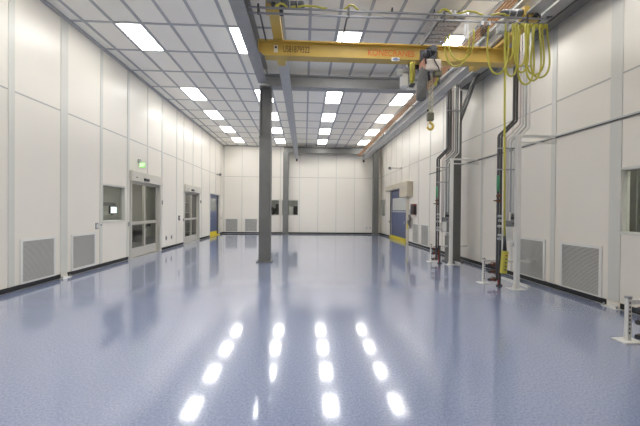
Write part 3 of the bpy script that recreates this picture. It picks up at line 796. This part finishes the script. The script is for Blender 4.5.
# ------------------------------------------------------------------ utility service frames along the right wall
def station(Y0, label, man_x, man_dy, pdx=.0, pdy=.145):
    t = thing('service_frame', (4.17, Y0, 0), label, 'service frame', 'white service frames along the right wall')
    x = 4.165
    MB().box(x-.038, x+.038, Y0-.04, Y0+.04, .012, 3.02).build('post', 'white', t)
    f = MB(); f.box(x-.145, x+.145, Y0-.10, Y0+.10, 0, .012)
    f.prism([(x-.10, Y0-.01, .012), (x-.046, Y0-.01, .012), (x-.046, Y0-.01, .12)], (0, .02, 0)); f.build('base_plate', 'white', t)
    MB().box(x+.038, XR-.002, Y0-.02, Y0+.02, 2.975, 3.02).build('wall_arm', 'white', t)
    MB().box(x+.038, XR-.002, Y0-.015, Y0+.015, 2.86, 2.885).build('wall_arm', 'white', t)
    gx_, gy_ = 3.81, Y0+.53
    gpm = MB(); gpm.box(gx_-.022, gx_+.022, gy_-.022, gy_+.022, .012, .50, 0)
    for k in range(8): gpm.box(gx_-.009, gx_+.009, gy_-.0232, gy_-.0215, .09+.05*k, .118+.05*k, 1)
    gp = gpm.build('guard_post', ['white', 'pipe'], t)
    MB().box(gx_-.12, gx_+.12, gy_-.09, gy_+.09, 0, .012).build('foot_plate', 'white', gp)
    MB().bbox(gx_-.026, gx_+.026, gy_-.028, gy_+.026, .50, .53, .006).build('cap', 'zinc', gp)
    MB().box(gx_+.03, XR-.03, gy_-.025, gy_+.025, .44, .49).build('guard_rail', 'white', t)
    MB().box(4.45, 4.50, Y0+.06, gy_+.40, .0, .045).build('floor_rail', 'white', t)
    yp = Y0+pdy
    def pipe(xl, xu, zb, zj, r, m, top=5.60, dy=0):
        y = yp+dy; xl += pdx; xu += pdx
        d_ = xu-xl
        pts = [(xl, y, zb), (xl, y, zj-.03), (xl+.012, y, zj+.012), (xu-.012, y, zj+d_-.012), (xu, y, zj+d_+.03), (xu, y, top)]
        return MB().tube(pts, r, 10).build('pipe', m, t)
    pipe(3.785, 4.095, .16, 3.03, .026, 'pipe')
    pipe(3.845, 4.155, .16, 3.02, .022, 'pipe')
    pipe(3.935, 4.225, .92, 2.98, .017, 'pink')
    pipe(3.985, 4.285, 1.22, 2.95, .021, 'offwhite')
    pipe(4.045, 4.345, 1.50, 2.92, .018, 'greypipe', 5.13)
    pipe(4.105, 4.415, 1.50, 2.90, .018, 'white', 5.13)
    for z in (2.34, 2.76, 4.4):
        dx = 0 if z < 3 else .30
        MB().box(3.745+dx+pdx, 4.12+dx+pdx, yp-.055, yp-.028, z, z+.025).build('pipe_strut', 'zinc', t)
    MB().cyl((3.785+pdx, yp, 1.92), (3.785+pdx, yp, 2.24), .029, 12).build('pipe_label', 'green', t)
    for z, l_ in ((1.83, .07), (1.73, .12)):
        v = MB().cyl((3.785+pdx, yp-.05, z), (3.785+pdx, yp+.02, z), .032, 10).build('valve', 'bronze', t)
        MB().box(3.785-l_+pdx, 3.79+pdx, yp-.065, yp-.05, z-.012, z+.012).build('lever', 'bronze', v)
    for z, r in ((1.42, .042), (1.33, .034), (1.22, .045), (1.04, .04), (.97, .045)):
        MB().cyl((3.81+pdx, yp-.03, z-.02), (3.81+pdx, yp-.03, z+.03), r, 12).build('coupling', 'greypipe', t)
    MB().bbox(3.86+pdx, 3.90+pdx, yp-.09, yp-.03, .98, 1.18, .008).build('filter_bowl', 'offwhite', t)
    bx = MB().bbox(3.925+pdx, 4.11+pdx, yp-.09, yp-.025, 1.22, 1.34, .006).build('control_box', 'boxgrey', t)
    MB().box(4.0+pdx, 4.11+pdx, yp-.094, yp-.089, 1.36, 1.42).build('box_tab', 'dark', bx)
    MB().bbox(4.03+pdx, 4.11+pdx, yp-.09, yp-.025, 1.34, 1.49, .006).build('control_box', 'boxgrey', t)
    for (xx, z) in ((4.03+pdx, 1.44), (4.05+pdx, 1.28)): MB().cyl((xx, yp-.097, z), (xx, yp-.089, z), .018, 10).build('knob', 'dark', bx)
    MB().bbox(3.925+pdx, 4.05+pdx, yp-.07, yp-.025, .93, 1.22, .006).build('cover_panel', 'white', t)
    ob = MB().bbox(4.02+pdx, 4.115+pdx, yp-.08, yp-.02, .82, .92, .006).build('outlet_box', 'offwhite', t)
    MB().cyl((4.065+pdx, yp-.086, .87), (4.065+pdx, yp-.079, .87), .024, 12).build('socket', 'zinc', ob)
    # valve manifold low down
    ym = Y0+man_dy
    MB().cyl((man_x+.20, ym-.07, .05), (man_x+.20, ym-.07, .40), .012, 10).build('red_riser', 'red', t)
    MB().cyl((man_x+.26, ym, .03), (man_x+.26, ym, .52), .03, 12).build('manifold', 'pipe', t)
    for z in (.43, .29, .13):
        v = MB(); v.cyl((man_x+.26, ym, z), (man_x+.06, ym, z), .022, 12); v.cyl((man_x+.18, ym, z), (man_x+.14, ym, z), .040, 12); v.cyl((man_x+.10, ym, z), (man_x+.06, ym, z), .034, 6)
        v = v.build('valve', 'bronze', t)
        MB().tube([(man_x+.16, ym, z+.03), (man_x+.16, ym-.02, z+.052), (man_x+.06, ym-.04, z+.06)], .008, 6).build('lever', 'red' if man_dy > .3 else 'bronze', v)
        MB().cyl((man_x+.06, ym, z), (man_x+.03, ym, z), .026, 10).build('cap', 'dark', v)
    MB().box(man_x+.2, man_x+.32, ym-.015, ym+.015, .0, .03).build('manifold_foot', 'pipe', t)
    return t
station(6.0, 'white service frame with pipes behind the yellow pendant, middle one along the right wall', 3.72, .26, .075)
station(8.80, 'white service frame with pipes in front of the right grey column, farthest one', 3.67, .20, .02)
station(3.0, 'white service frame with short slotted post at the right picture edge, nearest one', 3.67, .33, .07)

# ------------------------------------------------------------------ camera and render look
yaw, pitch, roll, F = .049, -.007, .0089, 316.394
cy, sy = math.cos(yaw), math.sin(yaw)
fw = Vector((sy*math.cos(pitch), cy*math.cos(pitch), math.sin(pitch)))
r = Vector((cy, -sy, 0)); u = r.cross(fw)
r2 = math.cos(roll)*r + math.sin(roll)*u; u2 = -math.sin(roll)*r + math.cos(roll)*u
cam = bpy.data.cameras.new('camera'); co = bpy.data.objects.new('camera', cam); COL.objects.link(co)
mw = Matrix((( r2.x, u2.x, -fw.x, 0), (r2.y, u2.y, -fw.y, 0), (r2.z, u2.z, -fw.z, 1.5), (0, 0, 0, 1)))
co.matrix_world = mw
cam.sensor_width = 36; cam.sensor_fit = 'HORIZONTAL'; cam.lens = F*36/640
cam.clip_start = .05; cam.clip_end = 200
sc.camera = co
w = bpy.data.worlds.new('world'); sc.world = w; w.use_nodes = True
w.node_tree.nodes['Background'].inputs['Color'].default_value = (.5, .5, .5, 1)
w.node_tree.nodes['Background'].inputs['Strength'].default_value = .2
sc.view_settings.view_transform = 'Standard'; sc.view_settings.look = 'None'
sc.view_settings.gamma = 1; sc.view_settings.exposure = .09; sc.view_settings.use_curve_mapping = False
sc.cycles.use_denoising = True
sc.cycles.max_bounces = 14; sc.cycles.diffuse_bounces = 10; sc.cycles.transparent_max_bounces = 12
sc.cycles.caustics_reflective = True; sc.cycles.caustics_refractive = False
sc.cycles.sample_clamp_indirect = 8
